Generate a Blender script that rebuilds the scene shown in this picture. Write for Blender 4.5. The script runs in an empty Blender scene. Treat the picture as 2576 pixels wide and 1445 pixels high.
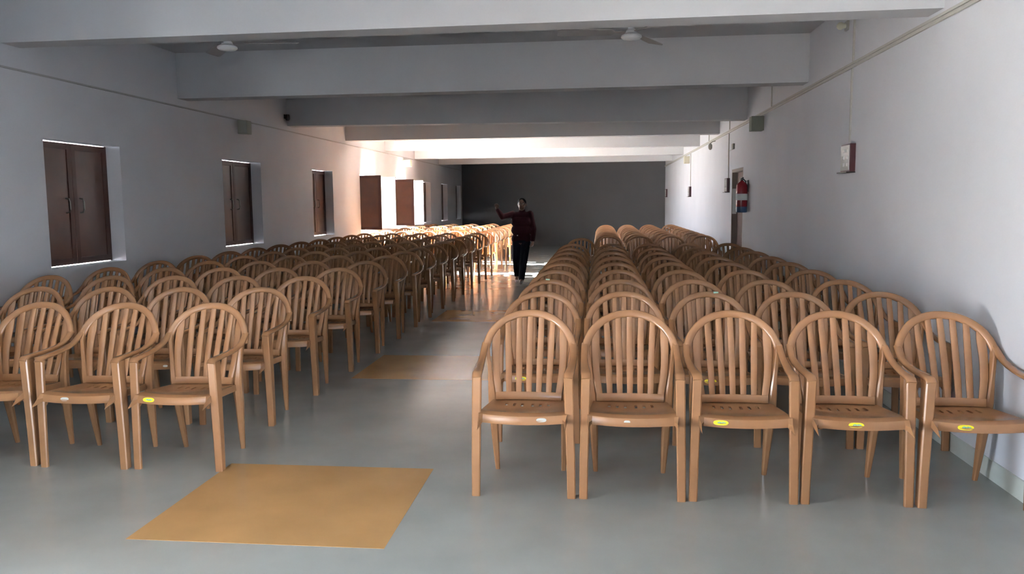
import bpy, bmesh, math, random
from mathutils import Vector, Matrix, Euler

random.seed(7)
S = bpy.context.scene
COL = S.collection
R = math.radians
XL, XR = -5.28, 2.16            # inner faces of the long walls
TH = 0.30                       # wall thickness

# ------------------------------------------------------------------ materials
def mat(name, col, rough=0.5, spec=0.5, metal=0.0, noise=0.0, nscale=8.0, rvar=0.0, bump=0.0, bscale=60.0, coat=0.0, detail=4.0):
    m = bpy.data.materials.new(name)
    m.use_nodes = True
    nt = m.node_tree
    b = nt.nodes['Principled BSDF']
    b.inputs['Base Color'].default_value = (*col, 1)
    b.inputs['Roughness'].default_value = rough
    b.inputs['Specular IOR Level'].default_value = spec
    b.inputs['Metallic'].default_value = metal
    b.inputs['Coat Weight'].default_value = coat
    tc = nt.nodes.new('ShaderNodeTexCoord')
    if noise > 0 or rvar > 0:
        n = nt.nodes.new('ShaderNodeTexNoise')
        n.inputs['Scale'].default_value = nscale
        n.inputs['Detail'].default_value = detail
        nt.links.new(tc.outputs['Object'], n.inputs['Vector'])
        if noise > 0:
            r = nt.nodes.new('ShaderNodeValToRGB')
            r.color_ramp.elements[0].position = 0.3
            r.color_ramp.elements[1].position = 0.7
            r.color_ramp.elements[0].color = (*[c * (1 - noise) for c in col], 1)
            r.color_ramp.elements[1].color = (*[min(1, c * (1 + noise)) for c in col], 1)
            nt.links.new(n.outputs['Fac'], r.inputs['Fac'])
            nt.links.new(r.outputs['Color'], b.inputs['Base Color'])
        if rvar > 0:
            mr = nt.nodes.new('ShaderNodeMapRange')
            mr.inputs['To Min'].default_value = max(0.02, rough - rvar)
            mr.inputs['To Max'].default_value = rough + rvar
            nt.links.new(n.outputs['Fac'], mr.inputs['Value'])
            nt.links.new(mr.outputs['Result'], b.inputs['Roughness'])
    if bump > 0:
        n2 = nt.nodes.new('ShaderNodeTexNoise')
        n2.inputs['Scale'].default_value = bscale
        nt.links.new(tc.outputs['Object'], n2.inputs['Vector'])
        bp = nt.nodes.new('ShaderNodeBump')
        bp.inputs['Strength'].default_value = bump
        bp.inputs['Distance'].default_value = 0.01
        nt.links.new(n2.outputs['Fac'], bp.inputs['Height'])
        nt.links.new(bp.outputs['Normal'], b.inputs['Normal'])
    return m

M = {}
M['wall'] = mat('white_wall_paint', (.61, .61, .635), .75, .3, noise=.03, nscale=1.5, bump=.08, bscale=40)
M['endwall'] = mat('end_wall_painted_shade', (.075, .075, .08), .8, .2, noise=.05, nscale=1.0)  # even dark colour carries the deep shade of the end wall
M['ceiling'] = mat('white_ceiling_paint', (.50, .50, .51), .85, .2, noise=.03, nscale=1.2)
M['beam'] = mat('white_beam_paint', (.52, .52, .53), .8, .25, noise=.03, nscale=1.5)
M['floor'] = mat('polished_grey_floor', (.315, .325, .31), .185, .5, noise=.07, nscale=2.2, rvar=.05)
M['ochre'] = mat('polished_ochre_tile', (.40, .235, .098), .19, .5, noise=.08, nscale=3.0, rvar=.06)
M['skirt'] = mat('pale_grey_green_tile', (.50, .53, .48), .35, .5, noise=.05)
M['chair'] = mat('tan_moulded_plastic', (.262, .132, .062), .25, .5, noise=.07, nscale=5.0, bump=.05, bscale=260)
M['wood'] = mat('brown_shutter_laminate', (.07, .028, .018), .30, .5, noise=.18, nscale=5)
M['woodedge'] = mat('dark_red_brown_wood', (.045, .014, .010), .4, .4, noise=.15)
M['shutter_out'] = mat('shutter_daylight_glare', (.80, .78, .72), .5, .4)  # pale colour stands in for the glare of daylight on the leaf
M['handle'] = mat('dull_metal_handle', (.22, .20, .18), .35, .5, metal=.9)
M['jamb'] = mat('tan_door_jamb_paint', (.19, .145, .12), .6, .3)
M['doorleaf'] = mat('red_brown_door', (.10, .038, .03), .4, .4, noise=.15)
M['speaker'] = mat('grey_green_speaker_cloth', (.19, .20, .165), .8, .2)
M['speaker_grey'] = mat('grey_speaker_casing', (.34, .35, .31), .7, .2)
M['speaker_pale'] = mat('cream_speaker_casing', (.66, .62, .48), .6, .3)
M['conduit'] = mat('pale_plastic_conduit', (.43, .41, .375), .5, .4)
M['conduit_mid'] = mat('grey_plastic_conduit', (.40, .39, .385), .6, .3)
M['conduit_dark'] = mat('greyed_conduit_gap', (.25, .23, .20), .7, .2)
M['switchwood'] = mat('dark_maroon_box', (.05, .012, .016), .45, .4)
M['switchplate'] = mat('white_switch_plate', (.75, .74, .70), .15, .5)
M['red'] = mat('red_enamel', (.22, .012, .018), .25, .5)
M['blue'] = mat('dark_blue_enamel', (.03, .06, .14), .3, .5)
M['white'] = mat('white_label_paper', (.80, .80, .78), .6, .3)
M['black'] = mat('black_plastic', (.012, .012, .012), .4, .4)
M['fanwhite'] = mat('white_fan_enamel', (.72, .73, .74), .3, .5)
M['fanblade'] = mat('grey_brown_fan_blade', (.30, .28, .28), .35, .5)
M['yellow'] = mat('yellow_sticker', (.85, .72, .03), .4, .4)
M['print'] = mat('teal_sticker_print', (.10, .42, .40), .4, .4)
M['clear'] = mat('worn_white_sticker', (.46, .45, .42), .4, .5)
M['green'] = mat('pale_green_tape', (.45, .68, .50), .5, .3)
M['skin'] = mat('brown_skin', (.075, .037, .024), .5, .3)
M['hair'] = mat('black_hair', (.008, .007, .007), .8, .1)
M['jacket'] = mat('maroon_jacket_cloth', (.020, .003, .005), .9, .2, bump=.2, bscale=25)
M['trousers'] = mat('black_trouser_cloth', (.008, .009, .013), .9, .15, bump=.2, bscale=25)
M['shoe'] = mat('black_shoe_leather', (.015, .015, .016), .4, .4)
M['shoe_pale'] = mat('pale_grey_shoe_cloth', (.42, .44, .46), .7, .3)
M['eye'] = mat('eye_white', (.6, .58, .55), .3, .5)
M['ground'] = mat('sunny_concrete_yard', (.46, .45, .43), .9, .2, noise=.12, nscale=.6)

# ------------------------------------------------------------------ helpers
def link(name, me, m=None, parent=None):
    o = bpy.data.objects.new(name, me)
    COL.objects.link(o)
    if m is not None:
        me.materials.append(m)
    if parent is not None:
        o.parent = parent
    return o

def obj(name, bm, m, parent=None, smooth=None):
    bmesh.ops.recalc_face_normals(bm, faces=bm.faces[:])
    me = bpy.data.meshes.new(name)
    bm.to_mesh(me)
    bm.free()
    if smooth is not None:
        for p in me.polygons:
            p.use_smooth = True
        if smooth < 180:
            me.set_sharp_from_angle(angle=R(smooth))
    return link(name, me, m, parent)

def tag(o, label=None, cat=None, group=None, kind=None):
    if label: o['label'] = label
    if cat: o['category'] = cat
    if group: o['group'] = group
    if kind: o['kind'] = kind
    return o

def thing(name, label, cat, loc=(0, 0, 0), rz=0.0, group=None, kind=None):
    o = bpy.data.objects.new(name, None)
    o.empty_display_size = .1
    COL.objects.link(o)
    o.location = loc
    o.rotation_euler = (0, 0, rz)
    return tag(o, label, cat, group, kind)

def hexa(bm, p):
    """eight corners, bottom ring then top ring, same order"""
    v = [bm.verts.new(q) for q in p]
    for f in ((0, 3, 2, 1), (4, 5, 6, 7), (0, 1, 5, 4), (1, 2, 6, 5), (2, 3, 7, 6), (3, 0, 4, 7)):
        bm.faces.new([v[i] for i in f])
    return v

def box(bm, x0, x1, y0, y1, z0, z1, bev=0.0):
    v = hexa(bm, [(x0, y0, z0), (x1, y0, z0), (x1, y1, z0), (x0, y1, z0), (x0, y0, z1), (x1, y0, z1), (x1, y1, z1), (x0, y1, z1)])
    if bev > 0:
        es = list({e for q in v for e in q.link_edges})
        bmesh.ops.bevel(bm, geom=es, offset=bev, segments=2, affect='EDGES', profile=.6)

def sweep(bm, pts, nrm, w, t, cham=.25, cap=True):
    """chamfered rectangular section along pts; nrm: thickness direction per point; w, t: number or list"""
    n = len(pts)
    pts = [Vector(p) for p in pts]
    rings = []
    for i in range(n):
        T = (pts[min(i + 1, n - 1)] - pts[max(i - 1, 0)]).normalized()
        N = Vector(nrm[i] if isinstance(nrm, list) else nrm)
        N = (N - T * N.dot(T)).normalized()
        B = T.cross(N)
        a = (w[i] if isinstance(w, (list, tuple)) else w) / 2
        b = (t[i] if isinstance(t, (list, tuple)) else t) / 2
        c = min(a, b) * 2 * cham
        sec = [(a - c, b), (-a + c, b), (-a, b - c), (-a, -b + c), (-a + c, -b), (a - c, -b), (a, -b + c), (a, b - c)]
        rings.append([bm.verts.new(pts[i] + B * u + N * v) for u, v in sec])
    for i in range(n - 1):
        for k in range(8):
            bm.faces.new((rings[i][k], rings[i][(k + 1) % 8], rings[i + 1][(k + 1) % 8], rings[i + 1][k]))
    if cap:
        bm.faces.new(rings[0][::-1])
        bm.faces.new(rings[-1])

def lathe(bm, prof, center=(0, 0, 0), n=24, axis='z'):
    """prof: (radius, height) from bottom to top"""
    c = Vector(center)
    rings = []
    for r, z in prof:
        ring = []
        for k in range(n):
            a = 2 * math.pi * k / n
            p = Vector((r * math.cos(a), r * math.sin(a), z))
            if axis == 'x': p = Vector((p.z, p.x, p.y))
            if axis == 'y': p = Vector((p.x, p.z, p.y))
            ring.append(bm.verts.new(c + p))
        rings.append(ring)
    for i in range(len(rings) - 1):
        for k in range(n):
            bm.faces.new((rings[i][k], rings[i][(k + 1) % n], rings[i + 1][(k + 1) % n], rings[i + 1][k]))
    bm.faces.new(rings[0][::-1])
    bm.faces.new(rings[-1])

def tube(bm, pts, r, n=10):
    pts = [Vector(p) for p in pts]
    rings = []
    ref = Vector((.13, .21, .97))
    for i in range(len(pts)):
        T = (pts[min(i + 1, len(pts) - 1)] - pts[max(i - 1, 0)]).normalized()
        A = T.cross(ref).normalized()
        B = T.cross(A)
        rings.append([bm.verts.new(pts[i] + (A * math.cos(2 * math.pi * k / n) + B * math.sin(2 * math.pi * k / n)) * r) for k in range(n)])
    for i in range(len(rings) - 1):
        for k in range(n):
            bm.faces.new((rings[i][k], rings[i][(k + 1) % n], rings[i + 1][(k + 1) % n], rings[i + 1][k]))
    bm.faces.new(rings[0][::-1])
    bm.faces.new(rings[-1])

def wall_x(name, x_in, x_out, y0, y1, z0, z1, holes, m):
    """a wall in a plane of constant X with rectangular openings (ya, yb, za, zb), one closed mesh"""
    bm = bmesh.new()
    ys = sorted({y0, y1, *[h[0] for h in holes], *[h[1] for h in holes]})
    zs = sorted({z0, z1, *[h[2] for h in holes], *[h[3] for h in holes]})
    V = {}
    def v(x, y, z):
        k = (round(x, 4), round(y, 4), round(z, 4))
        if k not in V: V[k] = bm.verts.new(k)
        return V[k]
    def solid(i, j):
        if i < 0 or j < 0 or i >= len(ys) - 1 or j >= len(zs) - 1: return False
        cy, cz = (ys[i] + ys[i + 1]) / 2, (zs[j] + zs[j + 1]) / 2
        return not any(h[0] < cy < h[1] and h[2] < cz < h[3] for h in holes)
    for i in range(len(ys) - 1):
        for j in range(len(zs) - 1):
            if not solid(i, j): continue
            a, b, c, d = ys[i], ys[i + 1], zs[j], zs[j + 1]
            for x in (x_in, x_out):
                bm.faces.new((v(x, a, c), v(x, b, c), v(x, b, d), v(x, a, d)))
            if not solid(i - 1, j): bm.faces.new((v(x_in, a, c), v(x_in, a, d), v(x_out, a, d), v(x_out, a, c)))
            if not solid(i + 1, j): bm.faces.new((v(x_in, b, c), v(x_in, b, d), v(x_out, b, d), v(x_out, b, c)))
            if not solid(i, j - 1): bm.faces.new((v(x_in, a, c), v(x_in, b, c), v(x_out, b, c), v(x_out, a, c)))
            if not solid(i, j + 1): bm.faces.new((v(x_in, a, d), v(x_in, b, d), v(x_out, b, d), v(x_out, a, d)))
    return tag(obj(name, bm, m), kind='structure')

# ------------------------------------------------------------------ the hall
SILL, HEAD = .945, 2.205
WINS = [(7.24, 8.48), (10.92, 12.22), (14.50, 15.65), (17.48, 18.77), (20.65, 21.83), (23.88, 25.03), (26.76, 27.85), (29.55, 30.55)]
OPEN = (3, 4)                                    # windows whose shutters stand open
NEAR_DOOR = (0.1, 2.5, 0.0, 1.22)                 # wide doorway beside the photographer, its head lowered to shape the daylight
holes = [(a, b, SILL, HEAD) for a, b in WINS] + [NEAR_DOOR]
wl = wall_x('wall_left', XL, XL - TH, -3.0, 31.2, 0.0, 3.6, holes, M['wall'])
tag(wl, 'long white wall with a row of shuttered windows', 'wall')
FILL_OPENING = (-.9, 1.7, 0.0, 1.35)                    # unseen opening added opposite to brighten the window wall
SDOOR = (12.55, 13.60, 0.0, 2.05)
wr = wall_x('wall_right', XR, XR + TH, -3.0, 31.2, 0.0, 3.6, [SDOOR, FILL_OPENING], M['wall'])
tag(wr, 'long white wall with a door and a fire extinguisher', 'wall')

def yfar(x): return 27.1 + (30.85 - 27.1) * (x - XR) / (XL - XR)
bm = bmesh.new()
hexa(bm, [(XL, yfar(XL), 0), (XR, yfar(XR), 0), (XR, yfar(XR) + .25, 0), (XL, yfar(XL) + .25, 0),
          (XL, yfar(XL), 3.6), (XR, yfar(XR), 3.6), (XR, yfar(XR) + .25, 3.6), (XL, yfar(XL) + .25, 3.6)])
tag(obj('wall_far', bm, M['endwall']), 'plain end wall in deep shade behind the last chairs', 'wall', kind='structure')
BACK_OPENING = (-3.0, -2.5, 2.1)                       # unseen narrow opening added behind the photographer for fill: x0, x1, height
bm = bmesh.new()
for q in ((XL - TH, BACK_OPENING[0], 0, 3.6), (BACK_OPENING[1], XR + TH, 0, 3.6), (BACK_OPENING[0], BACK_OPENING[1], BACK_OPENING[2], 3.6)):
    box(bm, q[0], q[1], -3.3, -3.0, q[2], q[3])
tag(obj('wall_near', bm, M['wall']), 'plain white wall behind the photographer', 'wall', kind='structure')

bm = bmesh.new()
box(bm, XL - TH, XR + TH, -3.3, 31.5, -.2, 0)
tag(obj('floor', bm, M['floor']), 'polished grey floor of the long hall', 'floor', kind='structure')

def zc(x): return 3.26 + .19 * (XR - x) / (XR - XL)
bm = bmesh.new()
a, b = XL - TH, XR + TH
hexa(bm, [(a, -3.3, zc(a)), (b, -3.3, zc(b)), (b, 31.5, zc(b)), (a, 31.5, zc(a)), (a, -3.3, 3.9), (b, -3.3, 3.9), (b, 31.5, 3.9), (a, 31.5, 3.9)])
tag(obj('ceiling', bm, M['ceiling']), 'white ceiling slab between the beams', 'ceiling', kind='structure')

BEAMS = [(5.485, 2.745, 6.77, 3.0), (8.80, 2.765, 9.79, 2.89), (12.30, 2.735, 13.38, 2.88), (15.03, 2.75, 16.55, 2.866),
         (17.93, 2.725, 19.65, 2.855), (21.35, 2.745, 22.90, 2.82), (24.6, 2.745, 26.4, 2.82)]
for i, (yr, zr, yl, zl) in enumerate(BEAMS):
    bm = bmesh.new()
    w = .25
    hexa(bm, [(XL, yl, zl), (XR, yr, zr), (XR, yr + w, zr), (XL, yl + w, zl), (XL, yl, 3.5), (XR, yr, 3.5), (XR, yr + w, 3.5), (XL, yl + w, 3.5)])
    tag(obj('ceiling_beam', bm, M['beam']), ['white ceiling beam nearest the photographer', 'second white ceiling beam, just beyond the two fans',
        'third white ceiling beam, in shade, with a small black fitting at its end', 'fourth white ceiling beam from the photographer',
        'fifth ceiling beam, brightly lit', 'sixth ceiling beam, brightly lit, above the open windows\' far side', 'last ceiling beam before the dark end wall'][i],
        'beam', 'beams under the ceiling', 'structure')

# skirting tiles
for name, x0, x1, segs in (('baseboard_right', XR - .010, XR, [(-3.0, FILL_OPENING[0]), (FILL_OPENING[1], SDOOR[0]), (SDOOR[1], yfar(XR))]), ('baseboard_left', XL, XL + .010, [(-3.0, NEAR_DOOR[0]), (NEAR_DOOR[1], yfar(XL))])):
    bm = bmesh.new()
    for ya, yb in segs:
        box(bm, x0, x1, ya, yb, 0, .11)
    tag(obj(name, bm, M['skirt']), 'pale grey-green tile skirting along the ' + ('door' if x0 > 0 else 'window') + ' wall', 'skirting', kind='structure')

# ochre squares laid flush in the aisle floor
for (x0, x1, y0, y1, lab) in [(-2.20, -.963, 3.395, 4.49, 'large ochre square set in the grey floor nearest the photographer'),
                              (-2.20, -.963, 6.85, 7.95, 'ochre floor square in the shaded aisle, second from the photographer'),
                              (-2.20, -.963, 10.3, 11.4, 'dim ochre floor square in the aisle, third from the photographer')]:
    bm = bmesh.new()
    box(bm, x0, x1, y0, y1, -.01, .0012)
    tag(obj('floor_inlay', bm, M['ochre']), lab, 'floor tile', 'ochre squares in the aisle floor', 'structure')

# yard outside, seen only as bright light
bm = bmesh.new()
box(bm, -60, XL - TH, -40, 70, -.35, -.15)
box(bm, XL - TH, 30, -40, -3.3, -.35, -.15)
box(bm, XR + TH, 30, -3.3, 70, -.35, -.15)
tag(obj('yard_ground', bm, M['ground']), 'sunny concrete yard outside the windows', 'ground', kind='structure')

# unseen slab added outside the near doorway to keep the low sun out
bm = bmesh.new()
box(bm, XL - 4.2, XL - TH, -3.2, 6.2, 2.75, 2.9)
tag(obj('sun_block_slab', bm, M['ceiling']), 'unseen roof slab added outside the near doorway to block sun', 'roof', kind='structure')

# ------------------------------------------------------------------ windows
def leaf(parent, y0, y1, x, side, mi):
    """closed shutter leaf in plane X=x between y0..y1; side: which edge carries the pull (+1 the y1 edge)"""
    z0, z1 = SILL + .008, HEAD - .008
    bm = bmesh.new()
    box(bm, x - .012, x + .012, y0, y1, z0, z1, .003)
    L = obj('shutter_leaf', bm, M['wood'], parent)
    bm = bmesh.new()
    w = .065
    for a, b, c, d in ((y0, y0 + w, z0, z1), (y1 - w, y1, z0, z1), (y0 + w, y1 - w, z0, z0 + w), (y0 + w, y1 - w, z1 - w, z1)):
        box(bm, x + .010, x + .022, a, b, c, d, .002)
    obj('stile', bm, M['woodedge'], L)
    hy = y1 - .11 if side > 0 else y0 + .11
    bm = bmesh.new()
    zz = 1.56
    tube(bm, [(x + .012, hy, zz - .075), (x + .045, hy, zz - .07), (x + .058, hy, zz - .04), (x + .058, hy, zz + .04), (x + .045, hy, zz + .07), (x + .012, hy, zz + .075)], .008)
    obj('pull_handle', bm, M['handle'], L, 60)

def leaf_open(parent, hy, d):
    """leaf standing at right angles to the wall, hinged at (XL-.15, hy); d: +1 the near leaf (its brown face to the photographer)"""
    z0, z1 = SILL + .028, HEAD - .03
    xa, xb = XL - .15, XL + .475
    ya, yb = (hy, hy + .024) if d > 0 else (hy - .024, hy)
    bm = bmesh.new()
    box(bm, xa, xb, ya, yb, z0, z1, .002)
    L = obj('shutter_leaf', bm, M['wood'], parent)
    bm = bmesh.new()                                   # outer face, daylight glare put into its pale colour
    if d > 0: box(bm, xa, xb, yb, yb + .006, z0, z1)
    else: box(bm, xa, xb, ya - .006, ya, z0, z1)
    tag(obj('glare_face', bm, M['shutter_out'], L), 'outer face with daylight glare in its pale colour')
    bm = bmesh.new()
    w = .065
    for a, b, c, e in ((xa, xa + w, z0, z1), (xb - w, xb, z0, z1), (xa + w, xb - w, z0, z0 + w), (xa + w, xb - w, z1 - w, z1)):
        if d > 0: box(bm, a, b, ya - .008, ya, c, e)
        else: box(bm, a, b, yb, yb + .008, c, e)
    obj('stile', bm, M['woodedge'], L)

wl_names = ['first', 'second', 'third', 'fourth', 'fifth', 'sixth', 'seventh', 'eighth']
for i, (a, b) in enumerate(WINS):
    if i in OPEN:
        lab = wl_names[i] + ' window from the photographer, its brown shutters standing open to daylight'
    else:
        lab = wl_names[i] + ' window from the photographer, with closed dark brown wooden shutters'
    W = thing('window_%d' % (i + 1), lab, 'window', (0, 0, 0), 0, 'windows along the white wall', 'structure')
    bm = bmesh.new()                                   # wooden outer frame at the hinge plane
    x0, x1 = XL - .215, XL - .165
    f = .03
    for ya, yb, za, zb in ((a, a + f, SILL, HEAD), (b - f, b, SILL, HEAD)):
        box(bm, x0, x1, ya, yb, za, zb)
    obj('window_frame', bm, M['woodedge'], W)
    mid = (a + b) / 2
    if i in OPEN:
        bm = bmesh.new()                               # thin bars of the grille in the open windows
        for k in (1, 2, 3, 4, 5):
            zc_ = SILL + (HEAD - SILL) * k / 6
            box(bm, XL - TH + .04, XL - TH + .05, a, b, zc_ - .005, zc_ + .005)
        obj('window_grille', bm, M['woodedge'], W)
        leaf_open(W, a + .004, 1)
        leaf_open(W, b - .004, -1)
    else:
        leaf(W, a + .03, mid - .002, XL - .175, 1, i)
        leaf(W, mid + .002, b - .03, XL - .175, -1, i)

# ------------------------------------------------------------------ side door
D = thing('door_1', 'red-brown door in a tan jamb on the white wall, beside the fire extinguisher', 'door', (XR, SDOOR[0], 0), 0, None, 'structure')
bm = bmesh.new()
dw = SDOOR[1] - SDOOR[0]
box(bm, 0, TH, dw - .05, dw - .001, 0, 2.049)
box(bm, 0, TH, .001, .05, 0, 2.049)
box(bm, 0, TH, .05, dw - .05, 2.0, 2.049)
obj('door_jamb', bm, M['jamb'], D)
bm = bmesh.new()
box(bm, .085, .12, .052, dw - .052, .008, 1.998, .003)
for za, zb in ((.15, .85), (1.0, 1.85)):
    box(bm, .078, .086, .17, dw - .17, za, zb, .004)
lf = obj('door_leaf_or_light_board', bm, M['doorleaf'], D)
bm = bmesh.new()
tube(bm, [(.085, .13, .98), (.04, .13, .98), (.035, .14, .98), (.035, .24, .98)], .009)
obj('lever_handle', bm, M['handle'], lf, 60)
bm = bmesh.new()
box(bm, .006, .074, dw - .054, dw - .0505, 1.33, 1.74)
o = obj('paper_notice', bm, M['white'])
o.location = (XR, SDOOR[0], 0)
tag(o, 'narrow white notice fixed on the door jamb behind the fire extinguisher', 'notice')

# unseen tall boards added at the near doorway to cut off the daylight beyond
D2 = thing('light_board_1', 'unseen tall boards added at the near doorway to cut off its daylight', 'door', (XL, 0, 0), 0, None, 'structure')
BOARDW = 1.9
for y in (NEAR_DOOR[0] - .045, NEAR_DOOR[1] + .005):
    bm = bmesh.new()
    box(bm, .012, BOARDW, y, y + .04, .01, 2.45, .004)
    obj('door_leaf_or_light_board', bm, M['wood'], D2)
D3 = thing('light_board_2', 'unseen board added at the opening in the other wall to cut its light', 'door', (XR, 0, 0), 0, None, 'structure')  # unseen board added to keep this opening's light off the chairs
bm = bmesh.new()
box(bm, -1.0, -.012, FILL_OPENING[1] + .005, FILL_OPENING[1] + .045, .01, 2.3, .004)
obj('door_leaf_or_light_board', bm, M['wood'], D3)

# ------------------------------------------------------------------ fire extinguisher
E = thing('fire_extinguisher', 'red fire extinguisher with white label and blue base hung by the door', 'fire extinguisher', (XR - .093, 12.10, 1.372))
bm = bmesh.new()
lathe(bm, [(.079, .085), (.081, .10), (.081, .37), (.074, .405), (.05, .435), (.026, .45), (.024, .462)], n=28)
obj('cylinder', bm, M['red'], E, 40)
bm = bmesh.new()
lathe(bm, [(.070, 0), (.079, .006), (.0815, .012), (.0815, .085)], n=28)
tag(obj('base_band', bm, M['blue'], E, 40), 'dark blue base band')
bm = bmesh.new()
lathe(bm, [(.0822, .178), (.0822, .272)], n=28)
tag(obj('paper_label', bm, M['white'], E, 40), 'white label around the cylinder')
bm = bmesh.new()
lathe(bm, [(.02, .455), (.022, .475), (.022, .495), (.012, .50)], n=16)
box(bm, -.012, .012, -.085, .03, .497, .510, .003)
box(bm, -.012, .012, -.08, .02, .472, .482, .003)
obj('valve_head', bm, M['black'], E, 40)
bm = bmesh.new()
tube(bm, [(0, .02, .48), (.03, .06, .49), (.06, .075, .46), (.075, .06, .40), (.083, .045, .30), (.084, .045, .16), (.08, .05, .08)], .008)
obj('hose', bm, M['black'], E, 60)
bm = bmesh.new()
box(bm, .081, .0925, -.03, .03, .30, .47, .002)
box(bm, .02, .0925, -.012, .012, .452, .460, .001)
obj('wall_mount', bm, M['black'], E)

# ------------------------------------------------------------------ wall fittings
def speaker(y0, y1, z0, z1, side, depth, m, label):
    xs = (XR - depth, XR - .0005) if side > 0 else (XL + .0005, XL + depth)
    t = thing('wall_speaker', label, 'speaker', ((xs[0] + xs[1]) / 2, (y0 + y1) / 2, z0), 0, 'speaker boxes on the long walls')
    hx, hy, h = (xs[1] - xs[0]) / 2, (y1 - y0) / 2, z1 - z0
    bm = bmesh.new(); box(bm, -hx, hx, -hy, hy, 0, h, .006)
    c = obj('cabinet', bm, m, t)
    bm = bmesh.new(); box(bm, -hx + .015, hx - .015, -hy - .005, -hy + .001, .018, h - .018, .002)
    g = obj('grille', bm, M['speaker'] if m is M['speaker'] else m, t)
speaker(11.05, 11.22, 2.465, 2.655, 1, .165, M['speaker'], 'dark grey-green speaker box under the conduit on the door wall')
speaker(19.88, 20.05, 2.445, 2.617, 1, .13, M['speaker_pale'], 'cream speaker box high on the door wall, near the far corner')
speaker(11.46, 11.63, 2.59, 2.785, -1, .14, M['speaker_grey'], 'grey speaker box above the second shuttered window')
speaker(21.5, 21.68, 2.54, 2.725, -1, .20, M['speaker_pale'], 'cream speaker box above the open windows')

def switchbox(y, z0, z1, label):
    t = thing('switchboard', label, 'switchboard', (XR, y, z0), 0, 'switchboards along the door wall')
    h = z1 - z0
    bm = bmesh.new()
    box(bm, -.048, -.0005, 0, .26, 0, h, .003)
    obj('wooden_box', bm, M['switchwood'], t)
    bm = bmesh.new()
    box(bm, -.053, -.0475, .012, .248, .012, h - .012, .001)
    p = obj('switch_plate', bm, M['switchplate'], t)
    for k in range(3):
        for j in range(2):
            bm = bmesh.new()
            zz = .045 + k * (h - .06) / 3
            box(bm, -.062, -.0525, .04 + j * .10, .085 + j * .10, zz, zz + .03, .002)
            obj('rocker_switch', bm, M['switchplate'], p)
    bm = bmesh.new()
    box(bm, -.075, -.0005, -.005, .275, -.010, -.0005, .001)
    obj('shadow_strip', bm, M['black'], t)  # black strip standing in for the shadow under the box
switchbox(7.16, 1.785, 2.022, 'dark maroon switchboard with white plate on the door wall, nearest the photographer')
switchbox(13.80, 1.69, 1.92, 'dark switchboard just beyond the side door')
switchbox(19.45, 1.65, 1.885, 'small dark switchboard on the brightly lit stretch of the door wall')
switchbox(26.2, 1.68, 1.93, 'tiny dark switchboard in the shaded far corner of the door wall')

# conduits
bm = bmesh.new()
yf = yfar(XR) - .01
box(bm, XR - .018, XR - .0005, -2.9, yf, 2.668, 2.688, .003)
box(bm, XR - .018, XR - .0005, -2.9, yf, 2.696, 2.716, .003)
box(bm, XR - .008, XR - .0005, -2.9, yf, 2.687, 2.697)
tag(obj('wire_conduit', bm, M['conduit']), 'twin pale conduit running below the beams along the door wall', 'conduit', 'conduits on the walls')
bm = bmesh.new()
box(bm, XL + .0005, XL + .016, -2.9, yfar(XL) - .01, 2.785, 2.803, .003)
tag(obj('wire_conduit', bm, M['conduit_mid']), 'thin conduit running along the window wall', 'conduit', 'conduits on the walls')
for y, z0, z1, lab in ((7.28, 2.72, zc(XR), 'short upright conduit from ceiling to the twin conduit, near the first fans'),
                       (7.30, 2.035, 2.664, 'upright conduit dropping to the nearest switchboard'),
                       (10.57, 2.72, zc(XR), 'upright conduit above the dark speaker box'),
                       (13.86, 2.72, zc(XR), 'short upright conduit to the ceiling above the side door'),
                       (13.90, 1.925, 2.664, 'upright conduit dropping to the switchboard by the door'),
                       (16.40, 2.72, zc(XR), 'upright conduit in the brightly lit bay'),
                       (19.57, 1.89, 2.664, 'upright conduit dropping to the small far switchboard')):
    bm = bmesh.new()
    box(bm, XR - .016, XR - .0005, y, y + .02, z0, z1 - .002, .003)
    tag(obj('wire_conduit', bm, M['conduit']), lab, 'conduit', 'conduits on the walls')
t = thing('junction_box', 'small grey junction box above the side door', 'junction box', (XR, 13.45, 2.37))
bm = bmesh.new(); box(bm, -.03, -.0005, -.09, .05, 0, .09, .004); obj('mounting_box', bm, M['conduit_dark'], t)
bm = bmesh.new(); box(bm, -.012, -.0005, .05, .40, .0, .016, .002); obj('side_conduit', bm, M['conduit'], t)
t = thing('wall_lamp', 'small grey bracket lamp on the brightly lit part of the door wall', 'lamp', (XR, 15.6, 2.56))
bm = bmesh.new(); tube(bm, [(-.0005, -.05, .10), (-.05, -.03, .09), (-.09, 0, .06)], .008); obj('lamp_arm', bm, M['conduit_dark'], t, 60)
bm = bmesh.new(); lathe(bm, [(.018, -.03), (.035, .0), (.038, .05), (.02, .085), (.012, .09)], (-.09, 0, -.03), 18); obj('lamp_head', bm, M['conduit_dark'], t, 40)
t = thing('wall_bulb_holder', 'small yellowed bulb holder under the ceiling between the first two beams', 'bulb holder', (XR, 7.50, 3.02))
bm = bmesh.new(); box(bm, -.02, -.0005, -.04, .04, 0, .08, .004); obj('mounting_block', bm, M['conduit'], t)
bm = bmesh.new(); lathe(bm, [(.012, -.075), (.03, -.06), (.034, -.04), (.024, -.02), (.02, .0)], (-.02, 0, .04), 16, 'x'); obj('bulb', bm, M['speaker_pale'], t, 40)
t = thing('wall_fitting', 'small black fitting on the window wall beside the third beam', 'wall fitting', (XL, 13.27, 2.96))
bm = bmesh.new(); box(bm, .0005, .02, -.03, .03, .03, .10, .004); obj('mounting_plate', bm, M['black'], t)
bm = bmesh.new(); lathe(bm, [(.022, -.05), (.034, -.03), (.036, .02), (.03, .05)], (.055, 0, .05), 18); obj('housing', bm, M['black'], t, 40)

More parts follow.
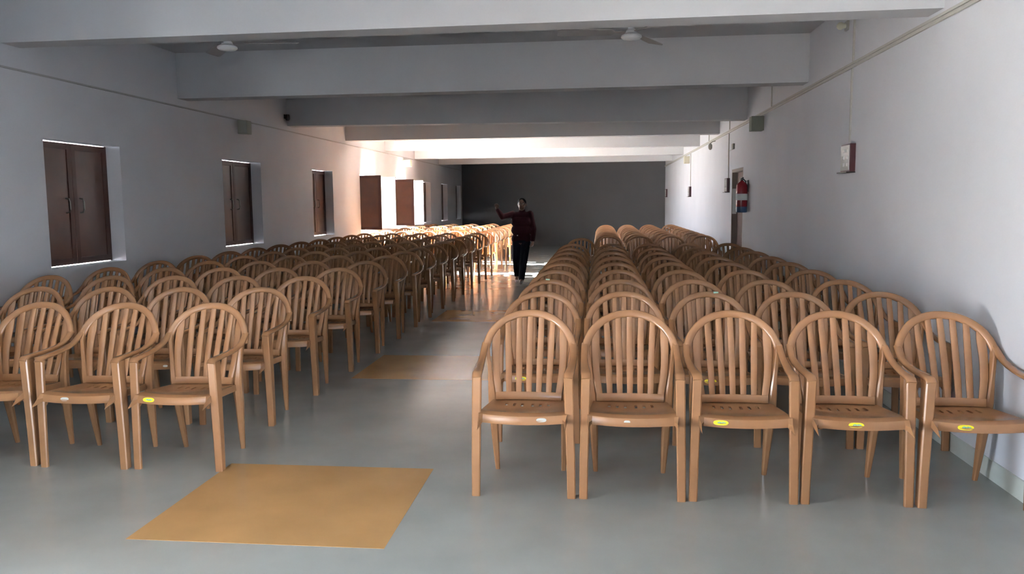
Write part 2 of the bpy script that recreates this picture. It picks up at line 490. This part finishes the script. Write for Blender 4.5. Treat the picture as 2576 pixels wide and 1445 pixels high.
# ------------------------------------------------------------------ ceiling fans
def fan(x, y, zb, a0, label):
    top = zc(x)
    t = thing('ceiling_fan', label, 'ceiling fan', (x, y, 0), 0, 'ceiling fans between the first beams')
    bm = bmesh.new(); lathe(bm, [(.05, top - .075), (.055, top - .06), (.045, top - .01), (.02, top - .001)]); obj('canopy', bm, M['fanwhite'], t, 40)
    bm = bmesh.new(); lathe(bm, [(.011, zb + .09), (.011, top - .06)], n=12); obj('down_rod', bm, M['fanwhite'], t, 40)
    bm = bmesh.new(); lathe(bm, [(.02, zb), (.075, zb + .006), (.09, zb + .02), (.088, zb + .034), (.06, zb + .05), (.05, zb + .058), (.05, zb + .064), (.045, zb + .075), (.03, zb + .09), (.03, zb + .115), (.012, zb + .12)]); obj('motor', bm, M['fanwhite'], t, 40)
    for k in range(3):
        a = a0 + k * 2 * math.pi / 3
        c, s = math.cos(a), math.sin(a)
        bm = bmesh.new()
        P = lambda r, w, z: (r * c - w * s, r * s + w * c, z)
        pts = [(.06, .02), (.14, .022), (.17, .055), (.40, .065), (.60, .07), (.64, .05)]
        up, dn = [], []
        for r, w in pts:
            tl = .012 if r > .15 else 0
            up.append((bm.verts.new(P(r, -w, zb + .066 - tl)), bm.verts.new(P(r, w, zb + .066 + tl))))
            dn.append((bm.verts.new(P(r, -w, zb + .061 - tl)), bm.verts.new(P(r, w, zb + .061 + tl))))
        for i in range(len(pts) - 1):
            bm.faces.new((up[i][0], up[i][1], up[i + 1][1], up[i + 1][0]))
            bm.faces.new((dn[i][0], dn[i + 1][0], dn[i + 1][1], dn[i][1]))
            bm.faces.new((up[i][0], up[i + 1][0], dn[i + 1][0], dn[i][0]))
            bm.faces.new((up[i][1], dn[i][1], dn[i + 1][1], up[i + 1][1]))
        for i in (0, -1):
            bm.faces.new((up[i][0], dn[i][0], dn[i][1], up[i][1]))
        obj('blade', bm, M['fanblade'], t)
fan(-3.38, 7.2, 2.955, R(8), 'white ceiling fan with dark blades nearer the window wall')
fan(.273, 7.2, 2.94, R(186), 'white ceiling fan with dark blades nearer the door wall')

# ------------------------------------------------------------------ the chair (front towards -Y, origin on the floor between the front feet)
def by(x, z):
    """depth of the backrest surface"""
    s = max(0, (z - .45) / .475)
    return .375 + .175 * s ** 1.15 - (.45 + .35 * s) * x * x
def bn(x, z):
    e = .004
    dx = (by(x + e, z) - by(x - e, z)) / (2 * e)
    dz = (by(x, z + e) - by(x, z - e)) / (2 * e)
    return Vector((-dx, 1, -dz)).normalized()
AW, AZ0, AH = .252, .685, .222                       # arch half width, springing height, rise (centre line)
def arch_z(x): return AZ0 + AH * math.sqrt(max(0, 1 - (abs(x) / AW) ** 2.15))

def chair_meshes():
    parts = []
    # backrest: arch, slats and bottom rail
    bm = bmesh.new()
    pts, nr, ws, ts = [], [], [], []
    n = 40
    for k in range(n + 1):
        a = math.pi * k / n
        ca, sa = math.cos(a), math.sin(a)
        x = -AW * math.copysign(abs(ca) ** (2 / 2.15), ca)
        z = AZ0 + AH * sa ** (2 / 2.15)
        pts.append((x, by(x, z), z)); nr.append(bn(x, z))
        ws.append(.043); ts.append(.026)
    sweep(bm, pts, nr, ws, ts, .28)
    for i in range(-3, 4):
        xb, xt = i * .0565, i * .0655
        outer = abs(i) == 3
        zt = arch_z(xt) - .004
        pts, nr, ws = [], [], []
        for k in range(11):
            s = k / 10
            z = .472 + (zt - .472) * s
            x = xb + (xt - xb) * s ** 1.2
            if outer:
                x += math.copysign(.012 * math.sin(math.pi * min(1, s * 1.15)) , i)
            pts.append((x, by(x, z), z)); nr.append(bn(x, z))
            ws.append((.036 + .012 * s) if outer else (.032 + .004 * math.sin(math.pi * s)))
        sweep(bm, pts, nr, ws, .013, .2)
    pts, nr = [], []
    for k in range(13):
        x = -.187 + .374 * k / 12
        pts.append((x, by(x, .458), .458)); nr.append(bn(x, .458))
    sweep(bm, pts, nr, .046, .016, .25)
    parts.append(('backrest', bm, 55))
    # seat with slots and skirts
    bm = bmesh.new()
    cols = [-1.0, -1.0, -.93, -.8, -.62, -.55, -.40, -.33, -.18, -.11, 0, .11, .18, .33, .40, .55, .62, .8, .93, 1.0, 1.0]
    rows = [(-.010, -.038), (-.013, -.018), (-.008, -.004), (.012, 0), (.06, 0), (.12, 0), (.18, 0), (.235, 0), (.262, 0), (.32, 0), (.37, .002), (.392, .010), (.405, .03)]
    grid = []
    for (y, dz) in rows:
        line = []
        s = max(0, min(1, y / .40))
        hw = .222 - .03 * s
        for j, c in enumerate(cols):
            x = c * hw
            z = .449 + dz - .016 * math.sin(math.pi * min(1, s)) * (1 - c * c) - .029 * s - (0.006 * (1 - c * c) if dz < -.001 else 0)
            if j in (0, len(cols) - 1):
                z -= .028 if dz > -.03 else 0
                x *= 1.004
            yy = y - .022 * (1 - c * c) * (1 - s)
            line.append(bm.verts.new((x, yy, z)))
        grid.append(line)
    holes = {(8, 4), (8, 6), (8, 8), (8, 11), (8, 13), (8, 15)}
    for i in range(len(rows) - 1):
        for j in range(len(cols) - 1):
            if (i, j) in holes: continue
            bm.faces.new((grid[i][j], grid[i][j + 1], grid[i + 1][j + 1], grid[i + 1][j]))
    bmesh.ops.recalc_face_normals(bm, faces=bm.faces[:])
    bmesh.ops.solidify(bm, geom=bm.faces[:], thickness=.010)
    parts.append(('seat', bm, 35))
    for s in (-1, 1):
        # armrest sweeping from the front post back into the arch
        bm = bmesh.new()
        pts = [(.238 * s, -.006, .640), (.239 * s, .012, .655), (.241 * s, .04, .660), (.245 * s, .12, .663), (.250 * s, .20, .667), (.254 * s, .28, .675),
               (.256 * s, .345, .690), (.255 * s, .385, .712), (AW * s, by(AW, .74) + .004, .745)]
        nr = [Vector((0, -1, .25)), Vector((0, -.6, .8)), Vector((0, -.1, 1)), Vector((0, 0, 1)), Vector((0, 0, 1)), Vector((0, -.1, 1)), Vector((0, -.4, 1)), Vector((0, -.8, .7)), Vector((0, -1, .3))]
        sweep(bm, pts, nr, [.048, .050, .051, .048, .044, .039, .037, .038, .039], [.02, .024, .022, .020, .020, .020, .021, .023, .024], .25)
        parts.append(('armrest', bm, 50))
    for s in (-1, 1):
        # front leg: deep channel, open to the rear
        bm = bmesh.new()
        zs = [0, .2, .40, .645]
        pts = [(.253 * s, .012, 0), (.250 * s, .012, .2), (.245 * s, .010, .40), (.239 * s, .006, .648)]
        sweep(bm, pts, Vector((0, 1, 0)), [.044, .046, .048, .050], [.024, .026, .028, .028], .22)
        pts2 = [((.254 + .013) * s, .036, 0), ((.250 + .0145) * s, .038, .2), ((.245 + .0155) * s, .040, .40), ((.239 + .016) * s, .040, .648)]
        sweep(bm, pts2, Vector((0, 1, 0)), [.008, .009, .010, .010], [.034, .042, .050, .060], .2)
        # gusset under the seat
        g = [(.232 * s, .004, .345), (.232 * s, .036, .345), (.205 * s, .036, .392), (.205 * s, .004, .392)]
        hexa(bm, [(.236 * s, .004, .372), (.236 * s, .036, .372), (.231 * s, .036, .372), (.231 * s, .004, .372),
                  (.236 * s, .004, .430), (.236 * s, .036, .430), (.208 * s, .036, .413), (.208 * s, .004, .413)])
        parts.append(('front_leg', bm, 40))
    for s in (-1, 1):
        # rear leg: runs from the arch down past the seat to a tapered foot
        bm = bmesh.new()
        pts = [(.243 * s, by(.243, .76) + .006, .76), (.236 * s, .412, .70), (.222 * s, .398, .58), (.211 * s, .392, .46), (.207 * s, .398, .38), (.199 * s, .425, .18), (.192 * s, .452, 0)]
        sweep(bm, pts, [Vector((1, .15, 0))] * 7, [.030, .040, .048, .058, .056, .040, .024], [.018, .022, .026, .046, .052, .040, .025], .22)
        parts.append(('rear_leg', bm, 40))
    return parts

proto = []
for nm, bm, sm in chair_meshes():
    bmesh.ops.recalc_face_normals(bm, faces=bm.faces[:])
    me = bpy.data.meshes.new(nm)
    bm.to_mesh(me); bm.free()
    for p in me.polygons: p.use_smooth = True
    me.set_sharp_from_angle(angle=R(sm))
    me.materials.append(M['chair'])
    proto.append((nm, me))

first_chair = [None]
def place_chair(x, y, label, group, rz=0.0):
    if first_chair[0] is None:
        t = thing('plastic_armchair', label, 'chair', (x, y, 0), rz, group)
        for nm, me in proto:
            link(nm, me, None, t)
        first_chair[0] = t
        return t
    src = first_chair[0]
    t = src.copy(); COL.objects.link(t)
    t.location = (x, y, 0); t.rotation_euler = (0, 0, rz)
    t['label'] = label; t['group'] = group
    for ch in src_parts:
        c = ch.copy(); COL.objects.link(c); c.parent = t
    return t
src_parts = []

from mathutils.bvhtree import BVHTree
_sm = dict(proto)['seat']
SEAT_BVH = BVHTree.FromPolygons([v.co for v in _sm.vertices], [tuple(p.vertices) for p in _sm.polygons])
def sticker(chair, x, kind):
    w, h = {'yellow': (.037, .0125), 'clear': (.026, .010), 'white': (.016, .007)}[kind]
    n = 18
    bm = bmesh.new()
    fr, bk = [], []
    def y_at(px):
        h_ = SEAT_BVH.ray_cast(Vector((px, -.3, .431)), Vector((0, 1, 0)))
        return h_[0].y - .0012
    for k in range(n):
        a = 2 * math.pi * k / n
        px = x + w * math.copysign(abs(math.cos(a)) ** .7, math.cos(a))
        pz = .431 + h * math.copysign(abs(math.sin(a)) ** .8, math.sin(a))
        fr.append(bm.verts.new((px, y_at(px), pz))); bk.append(bm.verts.new((px, y_at(px) + .006, pz)))
    bm.faces.new(fr); bm.faces.new(bk[::-1])
    for k in range(n):
        bm.faces.new((fr[k], bk[k], bk[(k + 1) % n], fr[(k + 1) % n]))
    st = obj('sticker', bm, M['yellow'] if kind == 'yellow' else M['clear'], chair)
    tag(st, {'yellow': 'yellow oval sticker with teal print', 'clear': 'worn whitish sticker', 'white': 'small white sticker'}[kind])
    if kind == 'yellow':
        bm = bmesh.new()
        for k in range(7):
            px = x - .016 + k * .0058
            box(bm, px, px + .0042, y_at(px) - .0010, y_at(px) + .001, .429 + (k % 2) * .0008, .435 + ((k * 5) % 3) * .0012)
        obj('sticker_print', bm, M['print'], st)

def tape(chair, x, z):
    bm = bmesh.new()
    N = bn(x, z)
    c = Vector((x, by(x, z), z)) + Vector((0, 0, .010))
    sweep(bm, [c - Vector((.016, 0, -.001)), c + Vector((.016, 0, -.001))], Vector((0, -.35, 1)), .012, .030, .2)
    tag(obj('tape_patch', bm, M['green'], chair), 'pale green patch of tape on top of the arch')

ORD = ['first', 'second', 'third', 'fourth', 'fifth', 'sixth', 'seventh', 'eighth', 'ninth', 'tenth', 'eleventh', 'twelfth', 'thirteenth', 'fourteenth',
       'fifteenth', 'sixteenth', 'seventeenth', 'eighteenth', 'nineteenth', 'twentieth', 'twenty-first', 'twenty-second', 'twenty-third']
SEAT_D = ['at the aisle', 'second from the aisle', 'in the middle', 'second from the wall', 'against the wall']
jit = lambda a: random.uniform(-a, a)
chairs = {}

# door-side block
cols = [-.395, .172, .738, 1.304, 1.871]
rowsR = [4.085, 5.06, 5.93, 6.86, 7.77, 8.62, 9.54, 10.42, 11.50]
for r, y in enumerate(rowsR):
    for c, x in enumerate(cols):
        row = 'front row' if r == 0 else ORD[r] + ' row'
        lab = 'tan plastic armchair %s, %s of the door-side block' % (SEAT_D[c], row)
        if r == 0 and c >= 2: lab += ', yellow seat sticker'
        if r == len(rowsR) - 1: lab = 'shaded tan plastic armchair %s, last row before the door passage' % SEAT_D[c]
        dx = jit(.002) if c < 4 else 0
        ch = place_chair(x + dx + 0, y + jit(.012) + (.02 * c / 4 if r == 0 else 0), lab, 'armchairs in the door-side block')
        chairs['R', r, c] = ch
        if r == 0 and c == 0:
            src_parts.extend(list(ch.children))
# lone chair in the passage and the far door-side block
chairs['S'] = place_chair(-.345, 13.35, 'lone dark plastic armchair in the passage, just ahead of the sunlit far block', 'armchairs in the door-side block', R(-4))
rows2 = [14.35, 15.2, 16.05, 16.9, 17.75, 18.6, 19.45, 20.3, 21.15]
for r, y in enumerate(rows2):
    for c, x in enumerate(cols[1:]):
        row = 'front row' if r == 0 else ('back row' if r == len(rows2) - 1 else ORD[r] + ' row')
        lab = 'tan plastic armchair %s, %s of the far block beyond the door' % (['at the aisle', 'second from the aisle', 'second from the wall', 'against the wall'][c], row)
        chairs['B', r, c] = place_chair(x + jit(.002) * (c < 3), y + jit(.015), lab, 'armchairs in the far block')
# window-side block
colsL = [-2.545, -3.165, -3.765, -4.365, -4.975]
rowsL = [4.34, 5.29, 6.20, 7.11, 8.03, 8.93, 9.80, 10.66, 11.54, 12.42, 13.36, 14.30, 15.2, 16.1, 17.0, 17.9, 18.8, 19.7, 20.6, 21.5, 22.4, 23.3]
frontL = [-2.462, -3.045, -3.635, -4.225, -4.815]
for r, y in enumerate(rowsL):
    for c in range(5):
        if r == 0 and c > 3: continue
        x = frontL[c] if r == 0 else colsL[c]
        sk = .02 * c if r > 1 else 0
        row = 'front row' if r == 0 else ('back row' if r == len(rowsL) - 1 else ORD[r] + ' row')
        lab = '%s plastic armchair %s, %s of the window-side block' % ('sunlit tan' if 12 <= r < 20 else 'tan', SEAT_D[c], row)
        ch = place_chair(x + jit(.002) * (c < 4), y + sk + jit(.010), lab, 'armchairs in the window-side block', R(jit(.5)) * (c < 4))
        chairs['L', r, c] = ch
for k in (2, 3, 4): sticker(chairs['R', 0, k], [-.125, -.03, -.085][k - 2] if k != 2 else -.125, 'yellow')
sticker(chairs['R', 0, 0], .10, 'clear'); sticker(chairs['R', 0, 1], -.03, 'white')
sticker(chairs['R', 1, 0], -.10, 'yellow'); sticker(chairs['R', 1, 2], -.05, 'yellow')
sticker(chairs['L', 0, 0], -.135, 'yellow'); sticker(chairs['L', 0, 1], -.06, 'clear'); sticker(chairs['L', 1, 1], .14, 'white')
tape(chairs['R', 1, 2], .055, arch_z(.055) + .0); tape(chairs['R', 2, 0], -.02, arch_z(.02))

# ------------------------------------------------------------------ the walking person
def capsule(bm, p0, r0, p1, r1, sq=1.0):
    q = bmesh.new()
    for p, r in ((p0, r0), (p1, r1)):
        bmesh.ops.create_icosphere(q, subdivisions=2, radius=r, matrix=Matrix.Translation(Vector(p)) @ Matrix.Diagonal((1, sq, 1, 1)))
    bmesh.ops.convex_hull(q, input=q.verts[:])
    loose = [v for v in q.verts if not v.link_faces]
    bmesh.ops.delete(q, geom=loose, context='VERTS')
    me = bpy.data.meshes.new('tmp'); q.to_mesh(me); q.free()
    bm.from_mesh(me); bpy.data.meshes.remove(me)
def ell(bm, c, r, rot=(0, 0, 0)):
    bmesh.ops.create_icosphere(bm, subdivisions=3, radius=1, matrix=Matrix.Translation(Vector(c)) @ Euler(rot).to_matrix().to_4x4() @ Matrix.Diagonal((*r, 1)))
def fused(name, bm, m, parent, voxel=.009, smooth=3):
    me = bpy.data.meshes.new(name + '_raw'); bm.to_mesh(me); bm.free()
    o = bpy.data.objects.new('tmp', me); COL.objects.link(o)
    md = o.modifiers.new('r', 'REMESH'); md.mode = 'VOXEL'; md.voxel_size = voxel
    ms = o.modifiers.new('s', 'SMOOTH'); ms.iterations = smooth; ms.factor = .5
    dg = bpy.context.evaluated_depsgraph_get()
    out = bpy.data.meshes.new_from_object(o.evaluated_get(dg))
    out.name = name
    bpy.data.objects.remove(o); bpy.data.meshes.remove(me)
    for p in out.polygons: p.use_smooth = True
    out.materials.clear()
    return link(name, out, m, parent)

P = thing('person', 'person in a dark maroon jacket and black trousers walking up the aisle, one fist raised', 'person', (-1.475, 15.0, 0))
ty = .22
sh = [(-.165, ty, 1.325), (.170, ty, 1.325)]                        # shoulders
el = [(-.335, ty - .17, 1.275), (.232, ty + .03, 1.035)]
wr_ = [(-.425, ty - .27, 1.425), (.222, ty - .05, .815)]
hip = [(-.085, ty, .80), (.085, ty, .80)]
kn = [(-.105, ty + .05, .44), (.050, ty - .06, .44)]
an = [(-.115, .53, .115), (.004, .175, .085)]
toe = [(-.120, .40, .03), (.000, .03, .028)]
hc = Vector((.018, ty - .015, 1.508))
# body: one continuous figure
bm = bmesh.new()
ell(bm, hc + Vector((0, .008, .012)), (.076, .096, .102))              # skull
ell(bm, hc + Vector((0, -.030, -.045)), (.057, .066, .070))           # jaw and face
capsule(bm, hc + Vector((0, -.090, .012)), .009, hc + Vector((0, -.103, -.016)), .014)   # nose
ell(bm, hc + Vector((0, -.088, -.056)), (.024, .012, .008))           # lips
ell(bm, hc + Vector((0, -.078, .030)), (.052, .016, .010))            # brow
for s in (-1, 1):
    ell(bm, hc + Vector((s * .079, .012, -.008)), (.011, .020, .030)) # ears
    ell(bm, hc + Vector((s * .030, -.080, .010)), (.012, .008, .008)) # eyelids
capsule(bm, (.015, ty + .012, 1.33), .060, hc + Vector((0, .02, -.06)), .052)
capsule(bm, (-.10, ty, 1.285), .075, (.10, ty, 1.285), .075)
capsule(bm, (-.07, ty, 1.20), .105, (.07, ty, 1.20), .105)
capsule(bm, (-.055, ty, 1.0), .095, (.055, ty, 1.0), .095)
capsule(bm, (-.07, ty, .82), .095, (.07, ty, .82), .095)
for i in range(2):
    capsule(bm, sh[i], .050, el[i], .038)
    capsule(bm, el[i], .038, wr_[i], .026)
    capsule(bm, hip[i], .078, kn[i], .052)
    capsule(bm, kn[i], .050, an[i], .036)
    capsule(bm, an[i], .034, toe[i], .028)
def hand(bm, w, d, side, curl):
    """palm from wrist w along d, five fingers; side: direction of the thumb; curl: bend direction of the fingers"""
    w, d, side, curl = Vector(w), Vector(d).normalized(), Vector(side).normalized(), Vector(curl).normalized()
    pal = w + d * .075
    capsule(bm, w, .024, w + d * .03 , .026)
    for k in range(-1, 3):
        capsule(bm, w + d * .02 + side * (k * .010 - .005), .014, pal + side * (k * .017 - .008), .0125)
    L = [.030, .034, .032, .025]
    for k in range(4):
        b0 = pal + side * ((2 - k) * .0185 - .017)
        b1 = b0 + (d * .75 + curl * .66) * L[k]
        b2 = b1 + (d * .1 + curl * .99) * L[k] * .8
        b3 = b2 + (d * -.6 + curl * .6) * L[k] * .6
        capsule(bm, b0, .0095, b1, .009); capsule(bm, b1, .009, b2, .0085); capsule(bm, b2, .0085, b3, .0075)
    t0 = w + d * .028 + side * .024
    t1 = t0 + (side * .55 + d * .8 + curl * .25) * .034
    t2 = t1 + (d * .8 + curl * .65 - side * .1) * .026
    capsule(bm, t0, .0125, t1, .0105); capsule(bm, t1, .0105, t2, .009)
hand(bm, wr_[0], (-.10, -.12, 1.0), (.9, -.3, .1), (.15, -1, -.1))
hand(bm, wr_[1], (.0, -.12, -1.0), (-.25, -1, .1), (-1, .2, .0))
body = fused('body', bm, M['skin'], P, .0065, 2)
for s in (-1, 1):
    bm = bmesh.new(); ell(bm, hc + Vector((s * .030, -.083, .009)), (.011, .009, .0065))
    e = obj('eye', bm, M['eye'], P, 180)
    bm = bmesh.new(); ell(bm, hc + Vector((s * .030, -.0905, .009)), (.005, .003, .005))
    obj('pupil', bm, M['hair'], e, 180)
# hair: short cap
bm = bmesh.new()
ell(bm, hc + Vector((0, .022, .030)), (.084, .098, .092))
bmesh.ops.bisect_plane(bm, geom=bm.verts[:] + bm.edges[:] + bm.faces[:], plane_co=hc + Vector((0, -.048, .040)), plane_no=Vector((0, -.75, -.66)), clear_outer=True)
bmesh.ops.holes_fill(bm, edges=[e for e in bm.edges if e.is_boundary])
fused('hair', bm, M['hair'], P, .006, 2)
# jacket
bm = bmesh.new()
capsule(bm, (-.115, ty, 1.295), .078, (.120, ty, 1.295), .078)
capsule(bm, (-.085, ty, 1.19), .118, (.085, ty, 1.19), .118)
capsule(bm, (-.085, ty, 1.02), .112, (.085, ty, 1.02), .112)
capsule(bm, (-.085, ty, .86), .108, (.085, ty, .86), .108)
capsule(bm, (.015, ty + .01, 1.345), .072, (.016, ty + .012, 1.395), .062)   # collar
for i in range(2):
    capsule(bm, sh[i], .068, el[i], .058)
    w = Vector(el[i]).lerp(Vector(wr_[i]), .9)
    capsule(bm, el[i], .057, w, .043)
bmesh.ops.scale(bm, vec=Vector((1, 1, 1)), verts=bm.verts[:])
jk = fused('jacket', bm, M['jacket'], P, .009, 4)
bm = bmesh.new()
ell(bm, (-.062, ty - .116, .925), (.012, .006, .009))
tag(obj('pale_mark', bm, M['white'], jk), 'small pale mark at the waist')  # small pale spot on the jacket front
# trousers
bm = bmesh.new()
capsule(bm, (-.072, ty, .83), .100, (.072, ty, .83), .100)
for i in range(2):
    capsule(bm, hip[i], .094, kn[i], .074)
    capsule(bm, kn[i], .073, Vector(an[i]) + Vector((0, 0, .03)), .062)
fused('trousers', bm, M['trousers'], P, .009, 4)
for i in range(2):
    a, t_ = Vector(an[i]), Vector(toe[i])
    bm = bmesh.new()
    capsule(bm, a + Vector((0, .02, -.045 if i else -.03)), .036, t_ + Vector((0, .03, .004)), .036)
    capsule(bm, t_ + Vector((0, .03, .004)), .036, t_ + Vector((0, -.01, .0)), .028)
    capsule(bm, a + Vector((0, .01, -.03)), .040, a, .040)
    o = fused('shoe', bm, M['shoe'] if i else M['shoe_pale'], P, .007, 2)
    if not i: o['label'] = 'paler shoe of the trailing foot'
lo = min((P.matrix_world @ Vector((0, 0, 0))).z + v.co.z for c in P.children for v in c.data.vertices)
P.location.z = -lo + .001

# ------------------------------------------------------------------ light
W = bpy.data.worlds.new('sky'); S.world = W
W.use_nodes = True
bg = W.node_tree.nodes['Background']
bg.inputs['Color'].default_value = (.70, .84, 1.0, 1)
bg.inputs['Strength'].default_value = 16.0

sun = bpy.data.lights.new('sun', 'SUN')
sun.energy = 360
sun.angle = R(.6)
sun.color = (1.0, .965, .92)
so = bpy.data.objects.new('sun', sun); COL.objects.link(so)
el_, dx, dy = R(25), 1.0, -.27
d = Vector((dx, dy, 0)).normalized() * math.cos(el_) + Vector((0, 0, -math.sin(el_)))
so.rotation_euler = d.to_track_quat('-Z', 'Y').to_euler()
so.location = (-20, 18, 12)

def portal(y0, y1, z0, z1, name):
    L = bpy.data.lights.new(name, 'AREA')
    L.shape = 'RECTANGLE'
    L.size, L.size_y = y1 - y0, z1 - z0
    L.cycles.is_portal = True
    o = bpy.data.objects.new(name, L); COL.objects.link(o)
    o.location = (XL - TH + .01, (y0 + y1) / 2, (z0 + z1) / 2)
    o.rotation_euler = Vector((1, 0, 0)).to_track_quat('-Z', 'Z').to_euler()
    return o
portal(*NEAR_DOOR, 'doorway_daylight')
L = portal(*FILL_OPENING, 'fill_opening_daylight')
L.location.x = XR + TH - .01
L.rotation_euler = Vector((-1, 0, 0)).to_track_quat('-Z', 'Z').to_euler()
L = portal(BACK_OPENING[0], BACK_OPENING[1], 0, BACK_OPENING[2], 'back_opening_daylight')
L.location = ((BACK_OPENING[0] + BACK_OPENING[1]) / 2, -3.28, BACK_OPENING[2] / 2)
L.rotation_euler = Vector((0, 1, 0)).to_track_quat('-Z', 'Z').to_euler()
for i in OPEN: portal(*WINS[i], SILL, HEAD, 'window_daylight')

# ------------------------------------------------------------------ camera
f, yaw, pit, rol = 2020.0, R(6.232), R(6.015), R(-.547)
F = Vector((-math.sin(yaw) * math.cos(pit), math.cos(yaw) * math.cos(pit), -math.sin(pit)))
rx = Vector((math.cos(yaw), math.sin(yaw), 0)); ux = rx.cross(F)
Rv = rx * math.cos(rol) + ux * math.sin(rol)
Uv = ux * math.cos(rol) - rx * math.sin(rol)
cam = bpy.data.cameras.new('camera')
cam.sensor_width = 36
cam.lens = 36 * f / 2576
cam.clip_end = 300
co = bpy.data.objects.new('camera', cam); COL.objects.link(co)
m = Matrix((Rv, Uv, -F)).transposed().to_4x4()
m.translation = (0, 0, 1.55)
co.matrix_world = m
S.camera = co

S.view_settings.view_transform = 'Standard'
S.view_settings.look = 'None'
S.view_settings.gamma = 1
S.view_settings.use_curve_mapping = False
S.view_settings.exposure = 2.06
S.cycles.max_bounces = 12
S.cycles.diffuse_bounces = 8
S.cycles.glossy_bounces = 4
S.cycles.sample_clamp_indirect = 8
